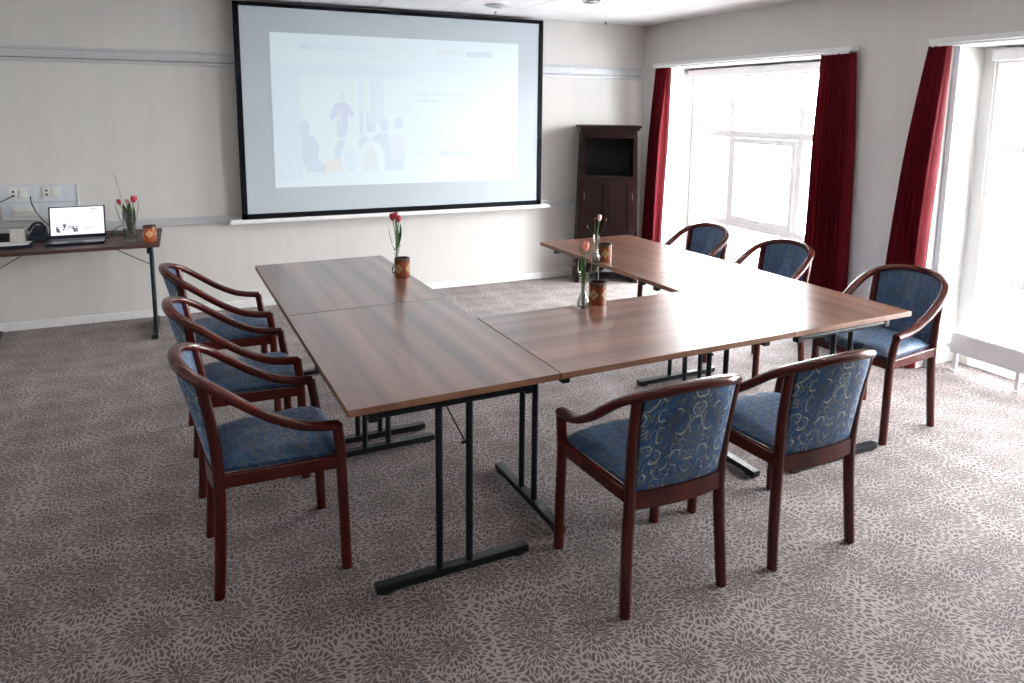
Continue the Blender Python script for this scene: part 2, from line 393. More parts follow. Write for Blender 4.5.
def dup(root, loc, rz, label, group=None):
    r = root.copy(); COL.objects.link(r); r.location = loc; r.rotation_euler = (0, 0, rz); r['label'] = label
    if group: r['group'] = group
    def rec(src, dst):
        for ch in [o for o in bpy.data.objects if o.parent == src]:
            c = ch.copy(); COL.objects.link(c); c.parent = dst; rec(ch, c)
    rec(root, r); return r

# ------------------------------------------------------------------ room
XR, YB, H = 4.414, 6.405, 2.556
XL, YF = -3.1, -3.4
XO = 4.95           # outer face of the window wall
OPEN = [(4.00, 6.06), (.98, 3.10)]
ZO = 2.12
b = bm_new(); bx(b, (XL-.2, YF-.2, -.12), (XO, YB+.2, 0)); struct('floor', b, M['carpet'])
b = bm_new(); bx(b, (XL-.2, YF-.2, H), (XO, YB+.2, H+.15)); struct('ceiling', b, M['ceiling'])
b = bm_new(); bx(b, (XL-.2, YB, 0), (XO, YB+.2, H)); struct('wall_back', b, M['wall'])
b = bm_new(); bx(b, (XL-.2, YF, 0), (XL, YB, H)); struct('wall_left', b, M['wall'])
b = bm_new(); bx(b, (XL-.2, YF-.2, 0), (XO, YF, H)); struct('wall_front', b, M['wall'])
b = bm_new()
ys = [YF] + [v for o in sorted(OPEN) for v in o] + [YB]
for i in range(0, len(ys), 2): bx(b, (XR, ys[i], 0), (XO, ys[i+1], H))
for a, c in OPEN: bx(b, (XR, a, ZO), (XO, c, H))
bx(b, (4.785, 3.0, 0), (XO, 3.10, ZO))
struct('wall_right', b, M['wall'])
for nm, a, c in (('back', (XL, YB-.014, 0), (XR, YB, .062)), ('left', (XL, YF, 0), (XL+.014, YB-.014, .062))):
    b = bm_new(); bx(b, a, c, .003); struct('baseboard_'+nm, b, M['white'])
b = bm_new()
for i in range(0, len(ys), 2): bx(b, (XR-.014, ys[i], 0), (XR, min(ys[i+1], YB-.014), .062), .003)
struct('baseboard_right', b, M['white'])

# windows: white frames at the back of deep reveals, three lights wide, opening sash in the middle
XW = 4.78
for wi, (y0, y1) in enumerate(OPEN):
    if wi == 1: y1 = 3.0
    e = bpy.data.objects.new('window_%d' % (wi+1), None); COL.objects.link(e); e.location = (XW, (y0+y1)/2, 0); e['kind'] = 'structure'
    w = y1-y0; hw = w/2; h1 = ZO
    m1, m2 = hw-.60, -(hw-.60)
    f = bm_new()
    bx(f, (0, -hw, 0), (.07, -hw+.055, h1), .004); bx(f, (0, hw-.055, 0), (.07, hw, h1), .004)
    bx(f, (.003, -hw+.05, h1-.10), (.067, hw-.05, h1-.001), .004); bx(f, (.003, -hw+.05, .001), (.067, hw-.05, .13), .004)
    for m_ in (m1, m2): bx(f, (.002, m_-.027, .13), (.068, m_+.027, h1-.1), .004)
    for z in (1.485, .625): bx(f, (.001, -hw+.05, z-.032), (.069, hw-.05, z+.032), .004)
    obj('window_frame', f, M['winwhite'], e)
    s = bm_new(); a, c, z0, z1 = m2+.03, m1-.03, .66, 1.45
    for p, q in (((-.012, a, z0), (.05, a+.05, z1)), ((-.012, c-.05, z0), (.05, c, z1)), ((-.010, a+.045, z0+.001), (.048, c-.045, z0+.05)), ((-.010, a+.045, z1-.05), (.048, c-.045, z1-.001))):
        bx(s, p, q, .004)
    so = obj('sash', s, M['winwhite'], e)
    hb = bm_new(); box(hb, (-.022, (a+c)/2, z0+.03), (.018, .05, .016), bev=.003); box(hb, (-.036, (a+c)/2, z0+.036), (.012, .11, .014), bev=.003)
    obj('handle', hb, M['steel'], so)
    colz = [(.13, .593), (.657, 1.453), (1.517, h1-.1)]
    coly = [(-hw+.055, m2-.027), (m2+.027, m1-.027), (m1+.027, hw-.055)]
    for ci, (ya, yb) in enumerate(coly):
        for za, zb in colz:
            g = bm_new()
            if ci == 1 and za == .657: bx(g, (.02, a+.045, z0+.045), (.024, c-.045, z1-.045))
            else: bx(g, (.03, ya-.004, za-.004), (.034, yb+.004, zb+.004))
            obj('pane', g, M['glass'], e)

# curtain tracks
def curtain_track(y0, y1, label):
    b = bm_new(); path = [Vector((XR-.002, y1, 0)), Vector((XR-.05, y1-.03, 0)), Vector((XR-.07, y1-.08, 0))]
    bx(b, (XR-.085, y0, 2.130), (XR-.001, y1, 2.162), .006)
    bx(b, (XR-.090, y0+.01, 2.112), (XR-.070, y1-.01, 2.127), .003)
    for k in range(4):
        yy = y0+.2+(y1-y0-.4)*k/3
        box(b, (XR-.088, yy, 2.147), (.006, .012, .010))
    return tag(obj('curtain_track', b, M['white']), label, 'curtain track')
curtain_track(3.76, 6.14, 'long white curtain track above the window nearer the projection screen')
curtain_track(.55, 3.17, 'white curtain track above the window at the right edge of the photo')

def curtain(yt0, yt1, yb0, yb1, folds, label, ph):
    b = bm_new(); n = folds*14; nz = 26; z0, z1 = .012, 2.118; rows = []
    for j in range(nz+1):
        t = j/nz; z = z1 + (z0-z1)*t
        s = 1-(1-t)**1.5
        a, c = yt0+(yb0-yt0)*s, yt1+(yb1-yt1)*s
        am = .022 + .022*min(1, t*3)
        row = []
        for i in range(n+1):
            u = i/n
            off = am*math.sin(2*PI*folds*u+ph) + .006*math.sin(2*PI*(folds*.43*u)+3*t+ph) + .004*math.sin(11*u+6*t)
            row.append(b.verts.new((XR-.068+off*.95, a+(c-a)*u + .008*math.sin(4*PI*folds*u+ph+1), z)))
        rows.append(row)
    for r0, r1 in zip(rows, rows[1:]):
        for i in range(n): b.faces.new((r0[i], r0[i+1], r1[i+1], r1[i]))
    bmesh.ops.solidify(b, geom=b.faces[:], thickness=.003)
    return tag(obj('curtain', b, M['curtain'], None, True), label, 'curtain')
curtain(5.89, 6.10, 5.965, 6.24, 5, 'red curtain beside the dark cabinet, narrowest of the three', .4)
curtain(3.745, 4.02, 3.665, 4.07, 9, 'wide dark red curtain between the two windows, behind the blue chairs', 1.2)
curtain(3.035, 3.165, 3.085, 3.38, 6, 'red curtain beside the window at the right edge of the photo', 2.0)

# roller blinds rolled up in the reveals
for (y0, y1), lab in zip((OPEN[0], (.98, 3.0)), ('rolled-up white roller blind above the window beside the cabinet', 'rolled-up white roller blind in the window at the right edge')):
    e = thing('roller_blind', lab, 'blind', (XW-.05, (y0+y1)/2, 2.03))
    b = bm_new(); bx(b, (-.045, -(y1-y0)/2+.012, .0), (.045, (y1-y0)/2-.012, .07), .008); obj('cassette', b, M['white'], e)
    b = bm_new(); bx(b, (-.006, -(y1-y0)/2+.03, -.02), (.004, (y1-y0)/2-.03, .0), .002); obj('bottom_bar', b, M['white'], e)
    b = bm_new(); tube(b, [(-.03, (y1-y0)/2-.03, .0), (-.03, (y1-y0)/2-.03, -.9)], .0018, 6, False); obj('cord', b, M['grey'], e)

tag(obj('wall_conduit', (lambda b: (bx(b, (-.022, -.020, 0), (.022, .020, ZO), .004), b)[1])(bm_new()), M['panel'], None, False, (4.50, 3.079, 0)), 'slim pale vertical conduit in the reveal beside the right-hand red curtain', 'conduit')
# low radiator in the right-hand reveal
e = thing('radiator', 'long low white radiator under the window at the right edge', 'radiator', (4.61, 2.05, 0))
b = bm_new(); bx(b, (-.035, -.93, .125), (.035, .945, .268), .012)
for k in range(46): box(b, (0, -.90+.04*k, .270), (.05, .02, .004))
obj('panel', b, M['radiator'], e)
for yy in (-.85, -.1, .52, .92):
    b = bm_new(); bx(b, (-.012, yy-.012, 0), (.012, yy+.012, .135), .003); bx(b, (-.03, yy-.025, 0), (.03, yy+.025, .006)); obj('leg', b, M['radiator'], e)
b = bm_new(); cyl(b, (0, .94, .165), (0, .958, .165), .010); cyl(b, (0, .956, .165), (-.0, .99, .165), .024, .020, 20); obj('valve', b, M['radiator'], e, True)

# wall rails
def rail(z0, z1, xa, xb, label, plain=False):
    e = thing('wall_rail', label, 'wall rail', (0, YB, z0))
    b = bm_new(); d = .016
    hh = z1-z0
    if plain: bx(b, (xa, -d, 0), (xb, 0, hh), .004); bx(b, (xa, -d*1.3, 0), (xb, 0, hh*.12), .002); obj('profile', b, M['railmat'], e); return
    bx(b, (xa, -d*.6, 0), (xb, 0, hh), .002); bx(b, (xa, -d, hh*.50), (xb, 0, hh*.94), .003); bx(b, (xa, -d*1.5, .002), (xb, 0, hh*.17), .003)
    obj('profile', b, M['railmat'], e)
    b = bm_new(); bx(b, (xa+.002, -d*.7, hh*.22), (xb-.002, 0, hh*.30)); bx(b, (xa+.002, -d*1.05, hh*.80), (xb-.002, 0, hh*.83)); obj('groove', b, M['raildark'], e)
rail(2.018, 2.128, XL+.01, 4.376, 'long pale aluminium rail high on the wall behind the screen')
rail(.742, .806, XL+.01, 4.376, 'long grey rail low on the wall behind the cabinet and laptop table', True)

# ceiling fittings
e = thing('ceiling_vent', 'round grey ceiling vent above the projection screen', 'vent', (2.446, 5.70, H))
b = bm_new(); lathe(b, [(.001, -.028), (.03, -.028), (.032, -.024), (.05, -.024), (.052, -.018), (.085, -.016), (.10, -.006), (.102, 0), (.001, 0)], 32); obj('cone', b, M['vent'], e, True)
b = bm_new(); lathe(b, [(.10, -.006), (.108, -.008), (.115, 0), (.10, 0)], 32, close=False); obj('rim', b, M['vent'], e, True)
e = thing('ceiling_spotlight', 'recessed chrome ceiling spotlight at the top edge of the photo', 'ceiling light', (3.00, 5.07, H))
b = bm_new(); lathe(b, [(.055, 0), (.098, 0), (.098, -.010), (.088, -.022), (.062, -.018), (.055, -.004)], 32, close=False); obj('ring', b, M['chrome'], e, True)
b = bm_new(); cyl(b, (0,0,-.010), (0,0,-.001), .056, n=32); obj('lens', b, M['lampface'], e)
for k in range(8):
    a = k*PI/4; b = bm_new(); box(b, (.06*math.cos(a), .06*math.sin(a), -.02), (.05, .006, .014), Euler((0,0,a))); obj('baffle', b, M['chrome'], e)
for (x, y, lab) in ((3.86, 6.30, 'tiny black ceiling hook near the room corner'), (2.60, 6.12, 'tiny black ceiling hook just above the top edge of the screen')):
    b = bm_new(); cyl(b, (0,0,0), (0,0,-.006), .014, .010, 12); tube(b, [(0,0,-.006), (0,0,-.014), (.006,0,-.020), (.0,0,-.026)], .003, 6)
    tag(obj('ceiling_hook', b, M['border'], None, False, (x, y, H)), lab, 'hook')

# ------------------------------------------------------------------ projection screen
YS = YB-.12
e = thing('projection_screen', 'large wall projection screen with black border showing a pale web page', 'projection screen', (1.787, YS, .775))
ox = 1.787; oz = .775
W2, HS = 1.3765, 1.755; bd = .045
b = bm_new(); bx(b, (-W2+.01, .002, .01), (W2-.01, .010, HS-.01)); obj('fabric', b, M['screen'], e)
b = bm_new()
for p, q in (((-W2, -.004, 0), (-W2+bd, .016, HS)), ((W2-bd, -.004, 0), (W2, .016, HS)), ((-W2, -.004, 0), (W2, .016, bd)), ((-W2, -.004, HS-bd+.012), (W2, .016, HS))): bx(b, p, q)
obj('border', b, M['border'], e)
b = bm_new(); bx(b, (-1.47, -.012, -.034), (1.475, .03, -.010), .004); bx(b, (-1.46, -.004, -.012), (1.46, .014, .002)); obj('bottom_bar', b, M['white'], e)
for xx in (-1.0, 0, 1.0):
    b = bm_new(); bx(b, (xx-.02, .008, HS-.16), (xx+.02, .1195, HS-.12)); obj('bracket', b, M['border'], e)
# projected picture: local coordinates u 0..1 (left-right), v 0..1 (down)
px0, px1, pz0, pz1 = .682-ox, 2.905-ox, 1.032-oz, 2.302-oz
PW, PH = px1-px0, pz1-pz0
b = bm_new(); bx(b, (px0, .0005, pz0), (px1, .002, pz1)); pic = obj('projected_page', b, M['proj'], e)
def rect(bm, u0, v0, u1, v1, lay=1, mi=0, geo=None):
    x0, w, zt, h, yf = geo
    bx(bm, (x0+u0*w, yf-.0004*lay, zt-v1*h), (x0+u1*w, yf-.0004*(lay-1)+.0002, zt-v0*h), mi=mi)
GEO = (px0, PW, pz1, PH, .0005)
def poly(bm, pts, lay, mi, geo):
    x0, w, zt, h, yf = geo
    fr = [bm.verts.new((x0+u*w, yf-.0004*lay, zt-v*h)) for u, v in pts]
    bk = [bm.verts.new((x0+u*w, yf-.0004*(lay-1)+.0002, zt-v*h)) for u, v in pts]
    bm.faces.new(fr).material_index = mi
    n = len(pts)
    for i in range(n): bm.faces.new((fr[i], bk[i], bk[(i+1) % n], fr[(i+1) % n])).material_index = mi
def oval(cx, cy, rx, ry, n=18, a0=0, a1=2*PI): return [(cx+rx*math.cos(a0+(a1-a0)*i/n), cy-ry*math.sin(a0+(a1-a0)*i/n)) for i in range(n + (0 if a1-a0 > 6.2 else 1))]
def picture(bm, geo, U0, V0, U1, V1, base=0):
    """a talk seen from behind the audience; material slots: 0 pale,1 blue-grey,2 violet,3 cream,4 orange,5 white,6 pink"""
    def m(pts): return [(U0+(U1-U0)*u, V0+(V1-V0)*v) for u, v in pts]
    cnt = [base+1]
    def P(pts, lay, mi):          # every patch a hair in front of the one before it
        poly(bm, m(pts), cnt[0], mi, geo); cnt[0] += .5
    P([(0,0),(1,0),(1,1),(0,1)], base+1, 5)
    P([(.55,0),(.60,0),(.60,.62),(.55,.62)], base+2, 0)
    P([(.66,0),(.80,0),(.80,.48),(.66,.50)], base+2, 0)
    P([(.555,.37),(.58,.37),(.58,.62),(.555,.60)], base+3, 1); P([(.62,.36),(.645,.36),(.645,.58),(.62,.56)], base+3, 1)
    # speaker
    P(oval(.40,.20,.022,.045), base+3, 6)
    P([(.37,.26),(.43,.26),(.50,.38),(.49,.42),(.44,.37),(.44,.55),(.33,.55),(.34,.38),(.28,.46),(.27,.42),(.31,.28)], base+4, 2)
    P([(.35,.34),(.38,.34),(.38,.55),(.34,.55)], base+5, 6)
    # audience
    P(oval(.03,.52,.045,.07), base+4, 1); P([(0,.55),(.10,.62),(.16,.72),(.14,.86),(0,.88)], base+4, 1); P([(.0,.86),(.12,.84),(.22,.94),(.22,1),(.04,1)], base+5, 1)
    P([(.31,1),(.30,.78),(.33,.68),(.38,.66),(.44,.72),(.46,1)], base+4, 1); P(oval(.38,.56,.05,.08), base+5, 1)
    P(oval(.60,.70,.065,.075), base+4, 1); P(oval(.67,.52,.045,.06), base+3, 1); P(oval(.80,.50,.045,.07), base+3, 1); P(oval(.95,.48,.045,.07), base+3, 1)
    P([(.66,.66),(.74,.58),(.84,.60),(.86,1),(.72,1)], base+3, 1); P([(.84,.80),(1,.78),(1,1),(.84,1)], base+5, 1)
    P(oval(.93,.74,.085,.15), base+4, 6)
    P(oval(.46,.86,.10,.20), base+6, 5); P(oval(.46,.87,.065,.15), base+7, 0)
    P([(.20,1),(.22,.90),(.28,.85),(.36,.86),(.40,1)], base+7, 4)
    P([(.52,1),(.53,.80),(.58,.70),(.66,.66),(.74,.70),(.79,.80),(.80,1)], base+8, 5); P([(.58,1),(.59,.84),(.63,.75),(.68,.74),(.73,.84),(.73,1)], base+9, 3)
# page furniture
b = bm_new()
rect(b, 0, .19, .86, .215, 1, 0, GEO); rect(b, 0, .215, .100, .96, 1, 0, GEO)
rect(b, .103, .215, .555, .265, 1, 0, GEO)
obj('page_background', b, M['proj2'], pic)
b = bm_new(); picture(b, GEO, .104, .275, .499, .905)
obj('page_photograph', b, [M['proj2'], M['pblue'], M['pviolet'], M['pcream'], M['porange'], M['projpane'], M['ppink']], pic)
b = bm_new(); rect(b, .111, .064, .134, .098, 1, 0, GEO); obj('logo_square', b, M['pviolet'], pic)
b = bm_new(); rect(b, .118, .072, .127, .090, 2, 0, GEO); obj('logo_mark', b, M['projpane'], pic)
def text(name, s, u, v, hgt, mat, parent, geo, wfit, lay=1, bold=0):
    cu = bpy.data.curves.new('text', 'FONT'); cu.body = s; cu.size = 1; cu.extrude = 0; cu.offset = bold
    t = bpy.data.objects.new('text', cu); COL.objects.link(t)
    dg = bpy.context.evaluated_depsgraph_get(); me = bpy.data.meshes.new_from_object(t.evaluated_get(dg))
    bpy.data.objects.remove(t); me.name = name
    xs = [w.co.x for w in me.vertices]; yy = [w.co.y for w in me.vertices]
    x0, w_, zt, h_, yf = geo
    sx = wfit*w_/(max(xs)-min(xs)); sz = hgt*h_/(max(yy)-min(yy))
    for w in me.vertices:
        w.co = Vector((x0+u*w_+(w.co.x-min(xs))*sx, yf-.0004*lay, zt-v*h_+(w.co.y-max(yy))*sz))
    me.materials.clear(); me.materials.append(mat)
    o = bpy.data.objects.new(name, me); COL.objects.link(o); o.parent = parent; return o
for w_, u_, f_ in (('HOTEL', .143, .074), ('SABRO', .228, .076), ('KRO', .315, .045)):
    text('page_title_word', w_, u_, .070, .028, M['pviolet'], pic, GEO, f_, 3, 0)
b = bm_new()
random.seed(3)
def words(bm, u0, u1, v, h, geo, gap=.006, lay=1):
    u = u0
    while u < u1-.01:
        w = random.uniform(.015, .055); rect(bm, u, v, min(u+w, u1), v+h, lay, 0, geo); u += w+gap
words(b, .365, .42, .084, .006, GEO); obj('page_subtitle', b, M['pfaint'], pic)
b = bm_new(); words(b, .35, .88, .140, .006, GEO); obj('page_menu', b, M['pfaint'], pic)
b = bm_new(); words(b, .543, .782, .365, .022, GEO); words(b, .543, .805, .412, .022, GEO)
obj('page_heading', b, M['pfaint'], pic)
b = bm_new()
for v_, u1 in ((.475,.83),(.503,.83),(.533,.83),(.563,.70)): words(b, .543, u1, v_, .006, GEO)
for v_ in (.60,.63,.66,.69,.72): words(b, .585, .62, v_, .006, GEO)
obj('page_text', b, M['proj2'], pic)
for q, m_ in (((.641,.064,.756,.102), 'pcream'), ((.544,.775,.633,.817), 'pcream'), ((.766,.070,.880,.110), 'pgrey'), ((.650,.777,.782,.819), 'pgrey')):
    b = bm_new(); rect(b, *q, 1, 0, GEO); obj('pale_button' if m_ == 'pcream' else 'grey_button', b, M[m_], pic)
b = bm_new(); 
for i in range(16):
    a0, a1 = 2*PI*i/16, 2*PI*(i+1)/16
    c = lambda a, r: (.952+r*math.cos(a)*PH/PW, .940-r*math.sin(a))
    poly(b, [c(a0,.024), c(a1,.024), c(a1,.031), c(a0,.031)], 1, 0, GEO)
obj('round_badge', b, M['proj2'], pic)

# ------------------------------------------------------------------ conference tables
def make_table(label, group):
    t = thing('folding_table', label, 'table', group=group)
    T = .73
    b = bm_new(); box(b, (0, 0, T-.0125), (.796, 1.196, .025), bev=.002)
    for f in b.faces: f.material_index = 0 if abs(f.normal.z) > .9 else 1
    obj('tabletop', b, [M['top'], M['edge']], t)
    for s in (-1, 1):
        y = s*.527
        b = bm_new(); box(b, (0, y, .021), (.60, .040, .028), bev=.003)
        ft = obj('foot', b, M['black'], t)
        for q in (-1, 1):
            b = bm_new(); bx(b, (q*.26-.02, y-.018, 0), (q*.26+.02, y+.018, .008)); obj('foot_pad', b, M['rubber'], ft)
        for q in (-1, 1):
            b = bm_new(); tube(b, [(q*.059, y, .034), (q*.059, y, .66)], .0135, 12, False); obj('leg', b, M['black'], t, True)
        b = bm_new(); tube(b, [(-.285, y, .668), (.285, y, .668)], .0155, 12, False)
        for q in (-1, 1): box(b, (q*.298, y, .676), (.032, .034, .056), bev=.004)
        obj('top_rail', b, M['black'], t, True)
        b = bm_new(); tube(b, [(.0, s*.20, .700), (.045, s*.522, .50)], .0035, 6, False); box(b, (0, s*.20, .701), (.04, .03, .008)); cyl(b, (.03, s*.522, .50), (.062, s*.522, .50), .006)
        obj('brace', b, M['black'], t)
    return t
TH = R(1.749); TO = Vector((.435, 2.236))
def tl(u, v):
    return (TO.x+u*math.cos(TH)-v*math.sin(TH), TO.y+u*math.sin(TH)+v*math.cos(TH), 0)
G = 'walnut-topped folding tables set in a U'
t0 = make_table('walnut-topped folding table nearest the camera, beside the near left chair', G)
t0.location = tl(.4, .6); t0.rotation_euler.z = TH
dup(t0, tl(.4, 1.8), TH, 'walnut-topped folding table under the red tulips, at the far left of the U', G)
dup(t0, tl(1.4, .4), TH+PI/2, 'crosswise walnut-topped folding table joining the two arms of the U', G)
dup(t0, tl(2.4, .6), TH, 'walnut-topped folding table at the near right corner of the U, washed with window glare', G)
dup(t0, tl(2.4, 1.8), TH, 'walnut-topped folding table at the far right of the U, nearest the dark cabinet', G)
desk = dup(t0, (-.79, 6.016, 0), PI/2, 'dark-topped folding table against the wall carrying the laptop')
del desk['group']; desk.scale = (.93, 1, 1)
for c_ in [o for o in bpy.data.objects if o.parent == desk and o.name.startswith('tabletop')]:
    c_.data = c_.data.copy(); c_.data.materials.clear(); c_.data.materials.append(M['desktop']); c_.data.materials.append(M['deskedge'])

# ------------------------------------------------------------------ chairs
def make_chair(label, group):
    t = thing('armchair', label, 'chair', group=group)
    half = [(.238,.200,.571), (.241,.12,.583), (.243,.05,.604), (.245,-.04,.652), (.243,-.12,.708), (.228,-.195,.762), (.190,-.255,.797), (.11,-.300,.822), (0,-.314,.830)]
    full = half + [(-x, y, z) for x, y, z in half[-2::-1]]
    path = catmull(full, 6)
    # neat squared front ends
    b = bm_new(); sweep(b, path, ell(.0225, .0165, 14, 2.8), (0, 0, 1)); obj('arm_rail', b, M['mahog'], t, True)
    for s in (-1, 1):
        b = bm_new(); p = catmull([(s*.207,-.222,0), (s*.201,-.212,.14), (s*.193,-.204,.30), (s*.189,-.203,.43), (s*.194,-.214,.60), (s*.200,-.244,.790)], 5)
        sc = [1-.18*abs(i/(len(p)-1)-.45) for i in range(len(p))]
        sweep(b, p, ell(.0195, .0205, 12, 2.5), (0, 1, 0), sc); obj('leg', b, M['mahog'], t, True)
        b = bm_new(); p = catmull([(s*.226,.220,0), (s*.225,.216,.2), (s*.223,.211,.40), (s*.228,.208,.48), (s*.238,.196,.571)], 5)
        sweep(b, p, ell(.0185, .0195, 12, 2.5), (0, 1, 0)); obj('leg', b, M['mahog'], t, True)
    # seat frame
    b = bm_new(); z0, z1 = .400, .448
    def plank(a, c, th):
        a, c = Vector(a), Vector(c); d = (c-a); ang = math.atan2(d.y, d.x)
        box(b, ((a.x+c.x)/2, (a.y+c.y)/2, (z0+z1)/2), (d.length, th, z1-z0), Euler((0,0,ang)), .004)
    plank((.197,-.19), (.222,.21), .022); plank((-.197,-.19), (-.222,.21), .022); plank((-.215,.212), (.215,.212), .024)
    obj('seat_frame', b, M['mahog'], t)
    b = bm_new(); p = catmull([(-.182,-.206,0), (-.09,-.219,0), (0,-.224,0), (.09,-.219,0), (.182,-.206,0)], 4)
    p = [Vector((q.x, q.y, .412)) for q in p]
    sweep(b, p, [(-.011,-.032), (.011,-.032), (.011,.032), (-.011,.032)], (0,0,1)); obj('back_rail', b, M['mahog'], t)
    # cushion
    b = bm_new(); nx, ny = 18, 18; g = {}
    def wx(y): return .181+.036*(y+.19)/.42
    for k in (0, 1):
        for i in range(nx+1):
            for j in range(ny+1):
                u, v = 2*i/nx-1, 2*j/ny-1
                # rounded front corners
                y = -.185 + .42*(v+1)/2
                x = wx(y)*u
                if v > 0: x *= 1-.05*v**4; y -= .022*u*u*v
                cr = (1-abs(u)**5)*(1-abs(v)**5)
                z = .446 if k == 0 else .462+.038*cr**.6+.006*math.exp(-3*(u*u+v*v))
                g[k,i,j] = b.verts.new((x*(1 if k else .985), y, z))
    for i in range(nx):
        for j in range(ny):
            b.faces.new((g[1,i,j], g[1,i+1,j], g[1,i+1,j+1], g[1,i,j+1])); b.faces.new((g[0,i,j], g[0,i,j+1], g[0,i+1,j+1], g[0,i+1,j]))
    for i in range(nx):
        b.faces.new((g[0,i,0], g[0,i+1,0], g[1,i+1,0], g[1,i,0])); b.faces.new((g[0,i,ny], g[1,i,ny], g[1,i+1,ny], g[0,i+1,ny]))
    for j in range(ny):
        b.faces.new((g[0,0,j], g[1,0,j], g[1,0,j+1], g[0,0,j+1])); b.faces.new((g[0,nx,j], g[0,nx,j+1], g[1,nx,j+1], g[1,nx,j]))
    obj('seat_cushion', b, M['fabric_inner'], t, True)
    # backrest panel, bowed and leaning, its top tucked under the rail
    b = bm_new(); nx, nz = 20, 14; g = {}
    rp = sorted([(q.x, q.y, q.z) for q in path if q.y < -.15])
    def railat(x):
        for a, c in zip(rp, rp[1:]):
            if a[0] <= x <= c[0]:
                k = (x-a[0])/(c[0]-a[0]+1e-9); return a[1]+(c[1]-a[1])*k, a[2]+(c[2]-a[2])*k
        return rp[0][1:] if x < 0 else rp[-1][1:]
    for k in (0, 1):
        for i in range(nx+1):
            for j in range(nz+1):
                u = 2*i/nx-1; v = j/nz
                xb = u*.172; xt = u*.184; x = xb+(xt-xb)*v
                ry, rz = railat(xt)
                yb = -.206-.012*(1-u*u); zb = .444
                y = yb+(ry-yb)*v**1.15; z = zb+(rz-.008-zb)*v
                edge = (1-abs(u)**6)*(1-abs(2*v-1)**8)
                th = .007+.011*edge
                g[k,i,j] = b.verts.new((x, y+(th if k else -th*.9), z))
    for i in range(nx):
        for j in range(nz):
            b.faces.new((g[1,i,j], g[1,i+1,j], g[1,i+1,j+1], g[1,i,j+1])).material_index = 1; b.faces.new((g[0,i,j], g[0,i,j+1], g[0,i+1,j+1], g[0,i+1,j]))
        b.faces.new((g[0,i,0], g[0,i+1,0], g[1,i+1,0], g[1,i,0])); b.faces.new((g[0,i,nz], g[1,i,nz], g[1,i+1,nz], g[0,i+1,nz]))
    for j in range(nz):
        b.faces.new((g[0,0,j], g[1,0,j], g[1,0,j+1], g[0,0,j+1])); b.faces.new((g[0,nx,j], g[0,nx,j+1], g[1,nx,j+1], g[1,nx,j]))
    obj('backrest', b, [M['fabric'], M['fabric_inner']], t, True)
    return t
GC = 'blue damask armchairs around the U of tables'
ch = make_chair('mahogany armchair with blue damask seat, nearest of the three on the left side', GC)
ch.location = (.245, 2.73, 0); ch.rotation_euler.z = R(2.0-90)
for x, y, h_, lab in (
    (.210, 3.475, 2, 'mahogany armchair with blue damask seat, middle one of the three on the left side'),
    (.178, 4.285, 2, 'mahogany armchair with blue damask seat, farthest of the three on the left side'),
    (1.483, 2.080, 90, 'blue damask armchair seen from behind in the foreground, left of the pair'),
    (2.130, 2.078, 91, 'blue damask armchair seen from behind in the foreground, right of the pair'),
    (3.415, 2.645, 184, 'blue damask armchair at the right edge of the tables, facing left beside the window'),
    (3.395, 3.545, 183, 'blue damask armchair beyond the tables, in front of the wide red curtain between windows'),
    (3.375, 4.320, 182, 'blue damask armchair beyond the tables, farthest back, silhouetted against the window')):
    dup(ch, (x, y, 0), R(h_-90), lab, GC)

# ------------------------------------------------------------------ corner cabinet
a = R(-24.9)
e = thing('display_cabinet', 'tall dark wood cabinet tapering upward, open shelf over two doors, in room corner', 'cabinet', (3.74, 5.97, 0), a)
Ht = 1.55; wb, wt = .31, .262; dp = .34     # half widths, depth
def hx(z): return wb+(wt-wb)*z/Ht
def slab(bm, x0b, x1b, x0t, x1t, y0, y1, z0, z1, mi=0):
    vs = [bm.verts.new(p) for p in ((x0b,y0,z0),(x1b,y0,z0),(x1b,y1,z0),(x0b,y1,z0),(x0t,y0,z1),(x1t,y0,z1),(x1t,y1,z1),(x0t,y1,z1))]
    for f in ((0,1,2,3),(4,5,6,7),(0,1,5,4),(1,2,6,5),(2,3,7,6),(3,0,4,7)): bm.faces.new([vs[i] for i in f]).material_index = mi
y0 = 0.0; b = bm_new(); T_ = .022
for s in (-1, 1):
    p, q = sorted((s*hx(0), s*(hx(0)-T_))); p2, q2 = sorted((s*hx(1.50), s*(hx(1.5)-T_)))
    slab(b, p, q, p2, q2, y0+.001, y0+dp, 0, 1.50)
slab(b, -hx(.1)+.01, hx(.1)-.01, -hx(1.5)+.01, hx(1.5)-.01, dp-.012, dp, .1, 1.5)
for z in (.16, 1.035): slab(b, -hx(z)+.01, hx(z)-.01, -hx(z)+.01, hx(z)-.01, y0+.015, dp-.01, z, z+.02)
# front face frame
for s in (-1, 1):
    p, q = sorted((s*hx(0), s*(hx(0)-.045))); p2, q2 = sorted((s*hx(1.5), s*(hx(1.5)-.036)))
    slab(b, p, q, p2, q2, y0-.004, y0+.018, 0, 1.50)
slab(b, -hx(1.42), hx(1.42), -hx(1.5), hx(1.5), y0-.004, y0+.018, 1.43, 1.50)
slab(b, -hx(1.03), hx(1.03), -hx(1.06), hx(1.06), y0-.003, y0+.018, 1.028, 1.058)
obj('carcass', b, M['dark_oak'], e)
b = bm_new(); slab(b, -hx(1.07)+T_, hx(1.07)-T_, -hx(1.45)+T_, hx(1.45)-T_, dp-.02, dp-.013, 1.056, 1.5)
for s in (-1, 1):
    p, q = sorted((s*(hx(1.06)-T_), s*(hx(1.06)-T_-.003))); p2, q2 = sorted((s*(hx(1.5)-T_), s*(hx(1.5)-T_-.003)))
    slab(b, p, q, p2, q2, .02, dp-.015, 1.056, 1.5)
